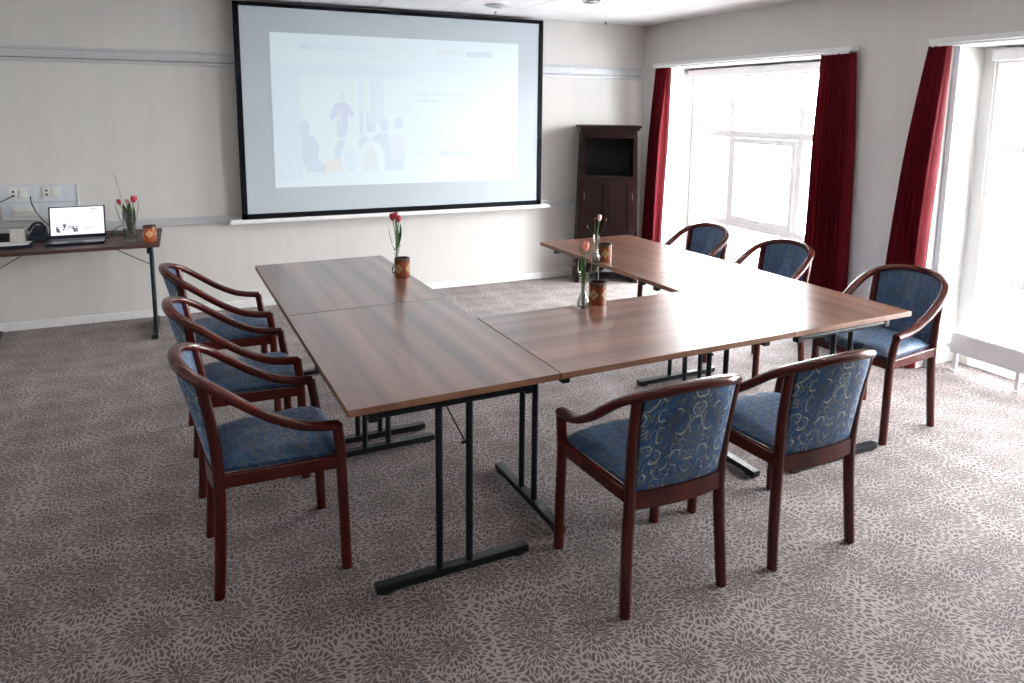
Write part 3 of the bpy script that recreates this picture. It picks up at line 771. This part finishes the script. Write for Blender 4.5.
slab(b, -hx(1.07)+T_, hx(1.07)-T_, -hx(1.07)+T_, hx(1.07)-T_, .02, dp-.02, 1.0555, 1.059)
obj('shelf_lining', b, M['black_inside'], e)
b = bm_new(); sweepprof = None
slab(b, -wt-.012, wt+.012, -wt-.030, wt+.030, -.016, dp, 1.50, 1.528); slab(b, -wt-.034, wt+.034, -wt-.036, wt+.036, -.036, dp, 1.528, 1.552)
obj('cornice', b, M['dark_oak'], e)
b = bm_new(); n = 24; top_, lo = .20, []
pts = []
for i in range(n+1):
    u = -1+2*i/n; z = .055+.085*(1-abs(u)**2.2) + .012*math.cos(u*PI*5)
    pts.append((u*(hx(.1)-.04), z))
fr = [b.verts.new((x, -.002, z)) for x, z in pts] ; bk = [b.verts.new((x, .016, z)) for x, z in pts]
ft = [b.verts.new((x, -.002, .20)) for x, z in pts]; bt = [b.verts.new((x, .016, .20)) for x, z in pts]
for i in range(n):
    for q in ((fr[i],fr[i+1],ft[i+1],ft[i]), (bk[i+1],bk[i],bt[i],bt[i+1]), (fr[i+1],fr[i],bk[i],bk[i+1]), (ft[i],ft[i+1],bt[i+1],bt[i])): b.faces.new(q)
b.faces.new((fr[0],ft[0],bt[0],bk[0])); b.faces.new((fr[n],bk[n],bt[n],ft[n]))
obj('scalloped_apron', b, M['dark_oak'], e)
for s in (-1, 1):
    g0, g1 = .002, -.045
    b = bm_new()
    xo0, xo1 = hx(.205)-.046, hx(1.025)-.042
    def xs_(i0, i1): return sorted((s*i0, s*i1))
    A = xs_(.002, xo0); B = xs_(.002, xo1); slab(b, A[0], A[1], B[0], B[1], y0+.002, y0+.016, .205, 1.025)
    # raised stiles and rails round a sunk panel
    A = xs_(.002, .045); slab(b, *A, *A, y0-.006, y0+.004, .205, 1.025)
    A = xs_(xo0-.045, xo0); B = xs_(xo1-.045, xo1); slab(b, *A, *B, y0-.006, y0+.004, .205, 1.025)
    for z0, z1 in ((.205,.26), (.97,1.025)):
        k0, k1 = xo0+(xo1-xo0)*(z0-.205)/.82, xo0+(xo1-xo0)*(z1-.205)/.82
        A = xs_(.044, k0-.044); B = xs_(.044, k1-.044); slab(b, *A, *B, y0-.006, y0+.004, z0, z1)
    d = obj('door', b, M['dark_oak'], e)
    b = bm_new(); bx(b, (s*(hx(.85)-.049)-.003, -.012, .83), (s*(hx(.85)-.049)+.003, -.005, .90)); obj('hinge', b, M['brass'], d)
    b = bm_new(); cyl(b, (s*.022, -.006, .62), (s*.022, -.022, .62), .006); cyl(b, (s*.022, -.020, .62), (s*.022, -.030, .62), .012, .009); obj('knob', b, M['dark_oak'], d, True)

# ------------------------------------------------------------------ table decorations
ZT = .7305
def candle_holder(x, y, label, m='mosaic', r=.0435, h=.116, group=None):
    t = thing('mosaic_candle_holder', label, 'candle holder', (x, y, ZT), random.uniform(0, 3), group)
    b = bm_new(); lathe(b, [(.001,.0), (r*.97,0), (r,.004), (r,h-.012), (r-.004,h-.012), (r-.004,.006), (.001,.006)], 32); obj('glass_cup', b, M[m], t, True)
    b = bm_new(); lathe(b, [(r-.005,h-.013), (r+.001,h-.013), (r+.0015,h), (r-.005,h)], 32, close=False)
    q = [(r-.005, h-.013)]; obj('rim', b, M['rim'], t, True)
    b = bm_new(); lathe(b, [(.001,.007), (.019,.007), (.019,.022), (.001,.022)], 20); obj('tealight', b, M['paper'], t, True)
    return t
GH = 'amber mosaic candle holders on the U of tables'
candle_holder(1.115, 3.985, 'amber mosaic candle holder in front of the red tulips on the left tables', group=GH)
candle_holder(1.857, 3.040, 'amber mosaic candle holder beside the salmon tulip on the crosswise table', group=GH)
candle_holder(2.440, 3.918, 'amber mosaic candle holder beside the pale pink tulip on the far right table', group=GH)
candle_holder(-.255, 5.785, 'glowing amber mosaic candle holder at the right end of the laptop table', 'mosaic_lit', .043, .115)

def bud_vase(x, y, label, h=.180, group=None):
    t = thing('bud_vase', label, 'vase', (x, y, ZT), 0, group)
    p = [(.001,0), (.020,0), (.028,.010), (.0305,.028), (.028,.045), (.020,.062), (.0135,.085), (.0115,.105), (.0125,.125), (.018,.155), (.0245,h)]
    b = bm_new(); lathe(b, p, 24, close=False)
    inn = [(max(.001, r-.0022), z+.003 if i < 2 else z) for i, (r, z) in enumerate(p)]
    lathe(b, inn, 24, close=False); obj('glass', b, M['vaseglass'], t, True)
    b = bm_new(); lathe(b, [(.001,.006), (.019,.006), (.0255,.014), (.0275,.028), (.025,.043), (.018,.060), (.001,.060)], 20); obj('water', b, M['water'], t, True)
    return t
GV = 'clear glass bud vases on the U of tables'
bud_vase(1.106, 4.070, 'clear bud vase with red tulips, behind the holder on the left tables', group=GV)
bud_vase(1.757, 3.008, 'clear bud vase with a salmon tulip on the crosswise table', group=GV)
bud_vase(2.366, 3.905, 'clear bud vase with a pale pink tulip on the far right table', group=GV)

def leaf_mesh(b, base, tip, w, bend, seed):
    base, tip = Vector(base), Vector(tip); d = tip-base; side = d.cross(Vector(bend)).normalized(); bend = Vector(bend)
    n = 10; rows = []
    for i in range(n+1):
        t = i/n; c = base + d*t + bend*math.sin(PI*t*.9)*d.length*.16; ww = w*math.sin(PI*min(1, .12+t*.88))**.8*(1 if t < 1 else .05)
        fold = bend.normalized()*ww*.35
        rows.append([b.verts.new(c - side*ww + fold), b.verts.new(c), b.verts.new(c + side*ww + fold)])
    for r0, r1 in zip(rows, rows[1:]):
        for k in range(2): b.faces.new((r0[k], r0[k+1], r1[k+1], r1[k]))
def tulip(x, y, pts, bloom_r, bloom_h, col, leaves, label, group=None):
    """pts: stem points relative to the vase centre at table height"""
    t = thing('tulip', label, 'tulip', (x, y, ZT), 0, group)
    b = bm_new(); tube(b, pts, .0030, 8); obj('stem', b, M['stem'], t, True)
    top = Vector(pts[-1]); d = (top-Vector(pts[-2])).normalized(); q = d.to_track_quat('Z', 'Y').to_matrix().to_4x4()
    b = bm_new()
    for k in range(6):
        a0 = k*PI/3; rr = bloom_r*(1 if k % 2 else .9); g = {}
        for i in range(7):
            for j in range(5):
                u = i/6; w = (j/4-.5)*2*(.62*math.sin(PI*min(1, .18+.82*u))**.6 if u < 1 else .04)
                rad = rr*(math.sin(PI*(.12+.70*u))**.8)*1.0
                g[i,j] = b.verts.new((rad*math.cos(a0+w), rad*math.sin(a0+w), bloom_h*u-.003))
        for i in range(6):
            for j in range(4): b.faces.new((g[i,j], g[i+1,j], g[i+1,j+1], g[i,j+1]))
    bmesh.ops.transform(b, matrix=Matrix.Translation(top) @ q, verts=b.verts)
    bmesh.ops.solidify(b, geom=b.faces[:], thickness=.0008)
    obj('bloom', b, M[col], t, True)
    for i, (ba, tp, w, bd_) in enumerate(leaves):
        b = bm_new(); leaf_mesh(b, ba, tp, w, bd_, i); bmesh.ops.solidify(b, geom=b.faces[:], thickness=.0008); obj('leaf', b, M['leaf'], t, True)
    return t
# camera-right direction in the room is about (.91,-.42)
rx, ry = .908, -.418
def P3(s, z, d=0): return (s*rx+d*.418, s*ry+d*.908, z)
tulip(1.757, 3.008, [P3(.002,.03), P3(-.002,.10), P3(.000,.19), P3(.006,.292)], .0165, .048, 'salmon',
      [(P3(-.002,.10), P3(-.022,.25), .013, (-rx*.5,-ry*.5,.1)), (P3(.003,.11), P3(.034,.27), .013, (rx*.5,ry*.5,.1)), (P3(0,.13), P3(-.012,.27), .014, (-.3,-.6,.1))],
      'salmon-pink tulip with green leaves in the vase on the crosswise table')
tulip(2.366, 3.905, [P3(0,.03), P3(.002,.10), P3(.005,.18), P3(.016,.275)], .0135, .042, 'pink',
      [(P3(0,.12), P3(-.012,.27), .007, (-.2,-.3,.1))], 'pale pink tulip in the vase on the far right table')
GT = 'red tulips in the vase on the left tables'
tulip(1.106, 4.070, [P3(.0,.03,.003), P3(0,.13), P3(-.006,.24), P3(-.020,.325)], .015, .045, 'red',
      [(P3(0,.13), P3(-.035,.31), .013, (-.5,.2,.1)), (P3(0,.15), P3(-.012,.33), .013, (.2,-.5,.1))], 'red tulip leaning left, in the vase behind the candle holder', GT)
tulip(1.106, 4.070, [P3(.003,.03), P3(.002,.13), P3(.006,.25), P3(.0,.332)], .015, .045, 'red',
      [(P3(0,.15), P3(.018,.31), .012, (.5,.2,.1))], 'middle red tulip in the vase behind the candle holder, the tallest', GT)
tulip(1.106, 4.070, [P3(-.003,.03), P3(.002,.13), P3(.008,.23), P3(.013,.315)], .014, .042, 'red', [], 'red tulip at the right of the three in the vase behind the candle holder', GT)

def twig(x, y, z, pts, side, label, buds=True, loc=None):
    t = thing('twig', label, 'twig', (x, y, z))
    b = bm_new(); tube(b, pts, .0017, 6, scales=(1, .5))
    for s_ in side: tube(b, s_, .0011, 6, scales=(1, .5))
    obj('branch', b, M['twig'], t)
    if buds:
        b = bm_new()
        for s_ in [pts] + side:
            p = Vector(s_[-1]); r = bmesh.ops.create_icosphere(b, subdivisions=2, radius=.004); bmesh.ops.transform(b, matrix=Matrix.Translation(p) @ Matrix.Diagonal((1,1,1.7,1)), verts=r['verts'])
        obj('buds', b, M['bud'], t, True)
twig(1.757, 3.008, ZT, [P3(.004,.05), P3(.006,.15), P3(.05,.21), P3(.075,.26)], [[P3(.02,.172), P3(.045,.175), P3(.062,.19)], [P3(0,.15), P3(-.03,.18), P3(-.05,.22)]], 'thin bare twig beside the salmon tulip')
twig(2.366, 3.905, ZT, [P3(-.002,.05), P3(-.002,.17), P3(-.012,.24), P3(-.010,.285)], [[P3(-.002,.17), P3(-.035,.20), P3(-.058,.235)], [P3(.002,.17), P3(.04,.21), P3(.06,.28)]], 'thin bare twig beside the pale pink tulip')

# tall vase on the laptop table
VX, VY = -.385, 5.845
t = thing('cylinder_vase', 'tall clear glass cylinder vase with flowers on the laptop table', 'vase', (VX, VY, ZT))
b = bm_new(); lathe(b, [(.001,0), (.040,0), (.041,.01), (.044,.215)], 32, close=False); lathe(b, [(.001,.012), (.037,.012), (.041,.215)], 32, close=False); obj('glass', b, M['vaseglass'], t, True)
b = bm_new(); lathe(b, [(.001,.0125), (.0365,.0125), (.0385,.095), (.001,.095)], 24); obj('water', b, M['water'], t, True)
GD = 'tulips in the tall vase on the laptop table'
def D3(s, z, d=0): return (s, d, z)
tulip(VX, VY, [D3(.0,.02), D3(.012,.12,-.01), D3(.024,.22,-.02), D3(.036,.285,-.02)], .021, .052, 'red',
      [(D3(.0,.05), D3(.06,.31,-.01), .016, (.5,0,.2)), (D3(.0,.06), D3(.014,.29,-.03), .018, (0,-.5,.2))], 'open red tulip at the right of the bunch beside the laptop', GD)
tulip(VX, VY, [D3(-.01,.02,.01), D3(-.012,.12,.01), D3(-.024,.20), D3(-.050,.27)], .014, .045, 'red',
      [(D3(-.01,.06), D3(-.075,.305), .014, (-.5,0,.2)), (D3(0,.08), D3(-.030,.28,-.02), .019, (0,-.5,.2))], 'drooping dark red tulip at the left of the bunch beside the laptop', GD)
tulip(VX, VY, [D3(.0,.02,.012), D3(.0,.12,.01), D3(-.002,.20,.01), D3(-.005,.27,.01)], .014, .042, 'pink',
      [(D3(0,.08), D3(.004,.30,.02), .018, (0,.5,.2)), (D3(0,.06), D3(.03,.25,.02), .016, (.3,.3,.2))], 'closed pale tulip in the middle of the bunch beside the laptop', GD)
twig(VX, VY, ZT, [D3(-.01,.03,.02), D3(-.022,.18,.02), D3(-.045,.34,.01), D3(-.060,.42), D3(-.078,.50)], [[D3(-.055,.40), D3(-.068,.44), D3(-.066,.47)]], 'long bare twig rising from the tall vase on the laptop table')

# ------------------------------------------------------------------ laptop
e = thing('laptop', 'open blue-black laptop with bright white screen on the wall table', 'laptop', (-.729, 5.925, ZT), R(1.5))
b = bm_new(); bx(b, (-.178, -.125, .003), (.178, .115, .017), .004); bx(b, (-.15, -.11, 0), (.15, .10, .004)); base = obj('base', b, M['lapbody'], e)
b = bm_new()
for r_ in range(5):
    for c in range(14): box(b, (-.150+.023*c, .078-.021*r_, .0178), (.019, .017, .003))
obj('keyboard', b, M['keys'], base)
b = bm_new(); bx(b, (-.05, -.112, .0172), (.05, -.045, .0182)); obj('touchpad', b, M['keys'], base)
lid = bm_new(); tilt = Matrix.Translation((0, .116, .014)) @ Matrix.Rotation(R(-14), 4, 'X')
bx(lid, (-.178, -.002, .0), (.178, .006, .232), .003); bmesh.ops.transform(lid, matrix=tilt, verts=lid.verts); lo = obj('lid', lid, M['lapbody'], e)
def tilted(name, b, mats, parent):
    bmesh.ops.transform(b, matrix=tilt, verts=b.verts); return obj(name, b, mats, parent)
b = bm_new(); bx(b, (-.168, -.003, .024), (.168, -.0018, .224)); scr = tilted('display', b, M['lapwhite'], lo)
GL = (-.168, .336, .224, .200, -.003)
b = bm_new(); picture(b, GL, .10, .50, .50, .90)
tilted('display_photograph', b, [M['lapwhite'], M['lapdark'], M['lapdark'], M['lapwhite'], M['lapwhite'], M['lapwhite'], M['lapgrey']], scr)
b = bm_new(); random.seed(5); words(b, .75, .88, .06, .03, GL, .008); words(b, .62, .80, .76, .025, GL, .008); tilted('display_text', b, M['lapgrey'], scr)

# ------------------------------------------------------------------ left-hand clutter on the laptop table
e = thing('document_tray', 'black tray at the left edge of the laptop table, holding loose papers', 'tray', (-1.150, 5.90, ZT), R(4))
b = bm_new(); bx(b, (-.16, -.11, 0), (.16, .11, .008), .003)
for p, q in (((-.16,-.11,0),(.16,-.104,.022)), ((-.16,.104,0),(.16,.11,.03)), ((.154,-.11,0),(.16,.11,.022)), ((-.16,-.11,0),(-.154,.11,.022))): bx(b, p, q, .002)
obj('shell', b, M['lapbody'], e)
for k, (dx, r_, z) in enumerate(((0, 2, .009), (-.01, 7, .0125), (.008, -1, .016))):
    b = bm_new(); box(b, (0, 0, .0015), (.27, .18, .003), bev=.0005)
    # curl one corner upward
    o = obj('paper_sheets', b, M['paper'], None, False, (-1.150+dx, 5.90, ZT+z)); o.rotation_euler.z = R(r_)
    tag(o, ('bottom sheaf of white paper in the black tray', 'middle sheaf of white paper in the black tray, turned slightly', 'top sheaf of white paper in the black tray')[k], 'paper', 'papers in the black tray')
b = bm_new(); box(b, (0, .012, .045), (.085, .0015, .10), Euler((R(-14),0,0))); box(b, (0, .040, .045), (.085, .0015, .10), Euler((R(14),0,0)))
o = obj('tent_card', b, M['card'], None, False, (-1.085, 5.905, ZT+.022)); o.rotation_euler.z = R(-8); tag(o, 'small grey folded card standing on the papers in the black tray', 'card')
e = thing('desktop_telephone', 'dark blue-black desk device with cables between the tray and the laptop', 'telephone', (-.985, 6.10, ZT), R(-10))
b = bm_new(); slabp = [(-.05,-.06,0),(.05,-.06,0),(.05,.06,0),(-.05,.06,0),(-.045,-.04,.05),(.045,-.04,.05),(.04,.05,.11),(-.04,.05,.11)]
vs = [b.verts.new(p) for p in slabp]
for f in ((0,1,2,3),(4,5,6,7),(0,1,5,4),(1,2,6,5),(2,3,7,6),(3,0,4,7)): b.faces.new([vs[i] for i in f])
bmesh.ops.bevel(b, geom=b.edges[:], offset=.008, segments=2, affect='EDGES'); obj('body', b, M['lapbody'], e)
b = bm_new(); tube(b, [(-.055,-.02,.075), (-.03,-.005,.115), (.0,.0,.13), (.03,.0,.118), (.045,-.01,.09)], .010, 8); obj('handset', b, M['cable'], e, True)
e = thing('storage_box', 'black box with grey lid, behind the black tray at the left edge', 'box', (-1.20, 6.20, ZT), 0)
b = bm_new(); bx(b, (-.11, -.07, .0), (.11, .07, .075), .008); obj('body', b, M['cable'], e)
b = bm_new(); bx(b, (-.114, -.074, .060), (.114, .074, .088), .008); obj('lid', b, M['grey'], e)

# trunking with sockets
e = thing('socket_trunking', 'pale two-row wall trunking with sockets above the laptop table', 'socket panel', (-1.25, YB, .845))
b = bm_new(); bx(b, (-.75, -.035, .135), (.492, 0, .262), .004); bx(b, (-.0, -.032, 0), (.492, 0, .130), .004); obj('trunking', b, M['panel'], e)
b = bm_new(); bx(b, (-.75, -.037, .130), (.494, -.0, .137)); bx(b, (.488, -.037, .0), (.496, 0, .262)); obj('divider', b, M['railmat'], e)
def sockets(x, z, w, h, n, kind):
    b = bm_new(); bx(b, (x, -.042, z), (x+w, -.03, z+h), .003); fr_ = obj('socket_plate', b, M['socket'], e)
    for i in range(n):
        cx = x+w*(i+.5)/n; b = bm_new()
        if kind == 'round':
            cyl(b, (cx, -.040, z+h/2), (cx, -.0445, z+h/2), w/n*.36, n=20); obj('socket', b, M['socket'], fr_)
            b = bm_new()
            for q in (-1, 1): cyl(b, (cx+q*.009, -.0440, z+h/2), (cx+q*.009, -.0455, z+h/2), .0032, n=8)
            obj('pin_holes', b, M['socketdark'], fr_)
        elif kind == 'dots':
            for zz in (.3, .68): box(b, (cx, -.043, z+h*zz), (.014, .004, .014))
            obj('data_port', b, M['socketdark'], fr_)
        else:
            bx(b, (cx-w/n*.36, -.046, z+h*.15), (cx+w/n*.36, -.04, z+h*.85), .002); obj('switch', b, M['socket'], fr_)
sockets(.060, .160, .055, .085, 1, 'dots'); sockets(.118, .165, .052, .075, 1, 'switch')
sockets(.270, .165, .055, .08, 1, 'dots'); sockets(.328, .168, .05, .075, 1, 'switch')
sockets(.075, .030, .155, .07, 3, 'round')

def cable(pts, label, r=.0035):
    b = bm_new(); tube(b, pts, r, 8); tag(obj('cable', b, M['cable'], None, True), label, 'cable')
def plug(bm, p): box(bm, p, (.022, .02, .022), bev=.003)
cable([(-1.161, YB-.046, 1.040), (-1.18, YB-.075, 1.025), (-1.24, YB-.08, .995), (-1.32, YB-.06, .985), (-1.45, YB-.05, .985)], 'black cable running left from the upper socket to the photo edge')
cable([(-1.055, YB-.05, 1.022), (-1.052, YB-.075, 1.00), (-1.03, YB-.09, .93), (-.97, YB-.12, .84), (-.90, YB-.16, .785), (-.86, YB-.25, .745), (-.80, YB-.30, ZT+.006)], 'black cable hanging from the socket panel down behind the laptop')
cable([(-.56, 6.05, ZT+.005), (-.52, 6.14, .765), (-.46, 6.22, .79), (-.40, 6.25, .775), (-.38, 6.20, ZT+.01), (-.44, 6.10, ZT+.004)], 'looped black cable on the table between laptop and tall vase')
cable([(-.555, 5.98, ZT+.005), (-.50, 6.0, ZT+.020), (-.45, 6.06, ZT+.03), (-.43, 6.14, ZT+.006), (-.50, 6.2, ZT+.005), (-.60, 6.16, ZT+.004)], 'black charger cable curled on the table right of the laptop')
b = bm_new(); box(b, (0,0,.014), (.10, .045, .028), bev=.005); o = obj('power_adapter', b, M['cable'], None, False, (-.48, 6.155, ZT)); o.rotation_euler.z = .4; tag(o, 'small black power adapter on the table right of the laptop', 'power adapter')

# ------------------------------------------------------------------ outside, light, camera
b = bm_new(); bx(b, (5.2, -30, -.6), (60, 40, -.5)); o = struct('ground', b, M['snow'])

w = bpy.data.worlds.new('sky'); S.world = w; w.use_nodes = True; nt = w.node_tree; nt.nodes.clear()
bg = nt.nodes.new('ShaderNodeBackground'); wo = nt.nodes.new('ShaderNodeOutputWorld')
tc = nt.nodes.new('ShaderNodeTexCoord'); nz = noise(nt, tc.outputs['Generated'], 1.5, 3)
L(nt, ramp(nt, nz.outputs['Fac'], [(.3, (.93,.96,1.0)), (.7, (1,1,1))]), bg.inputs[0]); bg.inputs[1].default_value = 34.0
L(nt, bg.outputs[0], wo.inputs[0])
for i, (y0, y1) in enumerate(OPEN):
    ld = bpy.data.lights.new('window_portal', 'AREA'); ld.shape = 'RECTANGLE'; ld.size = ZO; ld.size_y = y1-y0; ld.cycles.is_portal = True
    lo_ = bpy.data.objects.new('window_portal', ld); COL.objects.link(lo_); lo_.location = (XO+.01, (y0+y1)/2, ZO/2); lo_.rotation_euler = (0, R(90), 0)
# ceiling lamps of the room (the part behind the camera)
for i, (x, y) in enumerate(((-1.6, 4.4), (.6, 4.4), (-1.6, 1.6), (.6, 1.2), (2.6, .4), (-1.6, -1.4), (1.2, -1.6))):
    ld = bpy.data.lights.new('ceiling_lamp', 'AREA'); ld.shape = 'DISK'; ld.size = .3; ld.energy = 3; ld.color = (1, .95, .88)
    lo_ = bpy.data.objects.new('ceiling_lamp', ld); COL.objects.link(lo_); lo_.location = (x, y, H-.02)

cam = bpy.data.cameras.new('camera'); co = bpy.data.objects.new('camera', cam); COL.objects.link(co); S.camera = co
yaw, pitch, roll, F, hc = R(24.68912833), R(8.60580983), R(.50659605), 721.3393466, 1.70295974
cp, sp_ = math.cos(pitch), math.sin(pitch); cy, sy = math.cos(yaw), math.sin(yaw)
f = Vector((sy*cp, cy*cp, -sp_)); r = Vector((cy, -sy, 0)); u = r.cross(f)
r2 = r*math.cos(roll)+u*math.sin(roll); u2 = -r*math.sin(roll)+u*math.cos(roll)
mt = Matrix((r2, u2, -f)).transposed().to_4x4(); mt.translation = (0, 0, hc); co.matrix_world = mt
cam.sensor_fit = 'HORIZONTAL'; cam.sensor_width = 36; cam.lens = F/1024*36
cam.shift_x = -(515.215-512)/1024; cam.shift_y = (217.93-341.5)/1024
cam.clip_start = .05
vs_ = S.view_settings; vs_.view_transform = 'Standard'; vs_.look = 'None'; vs_.gamma = 1; vs_.use_curve_mapping = False
vs_.exposure = 0.13
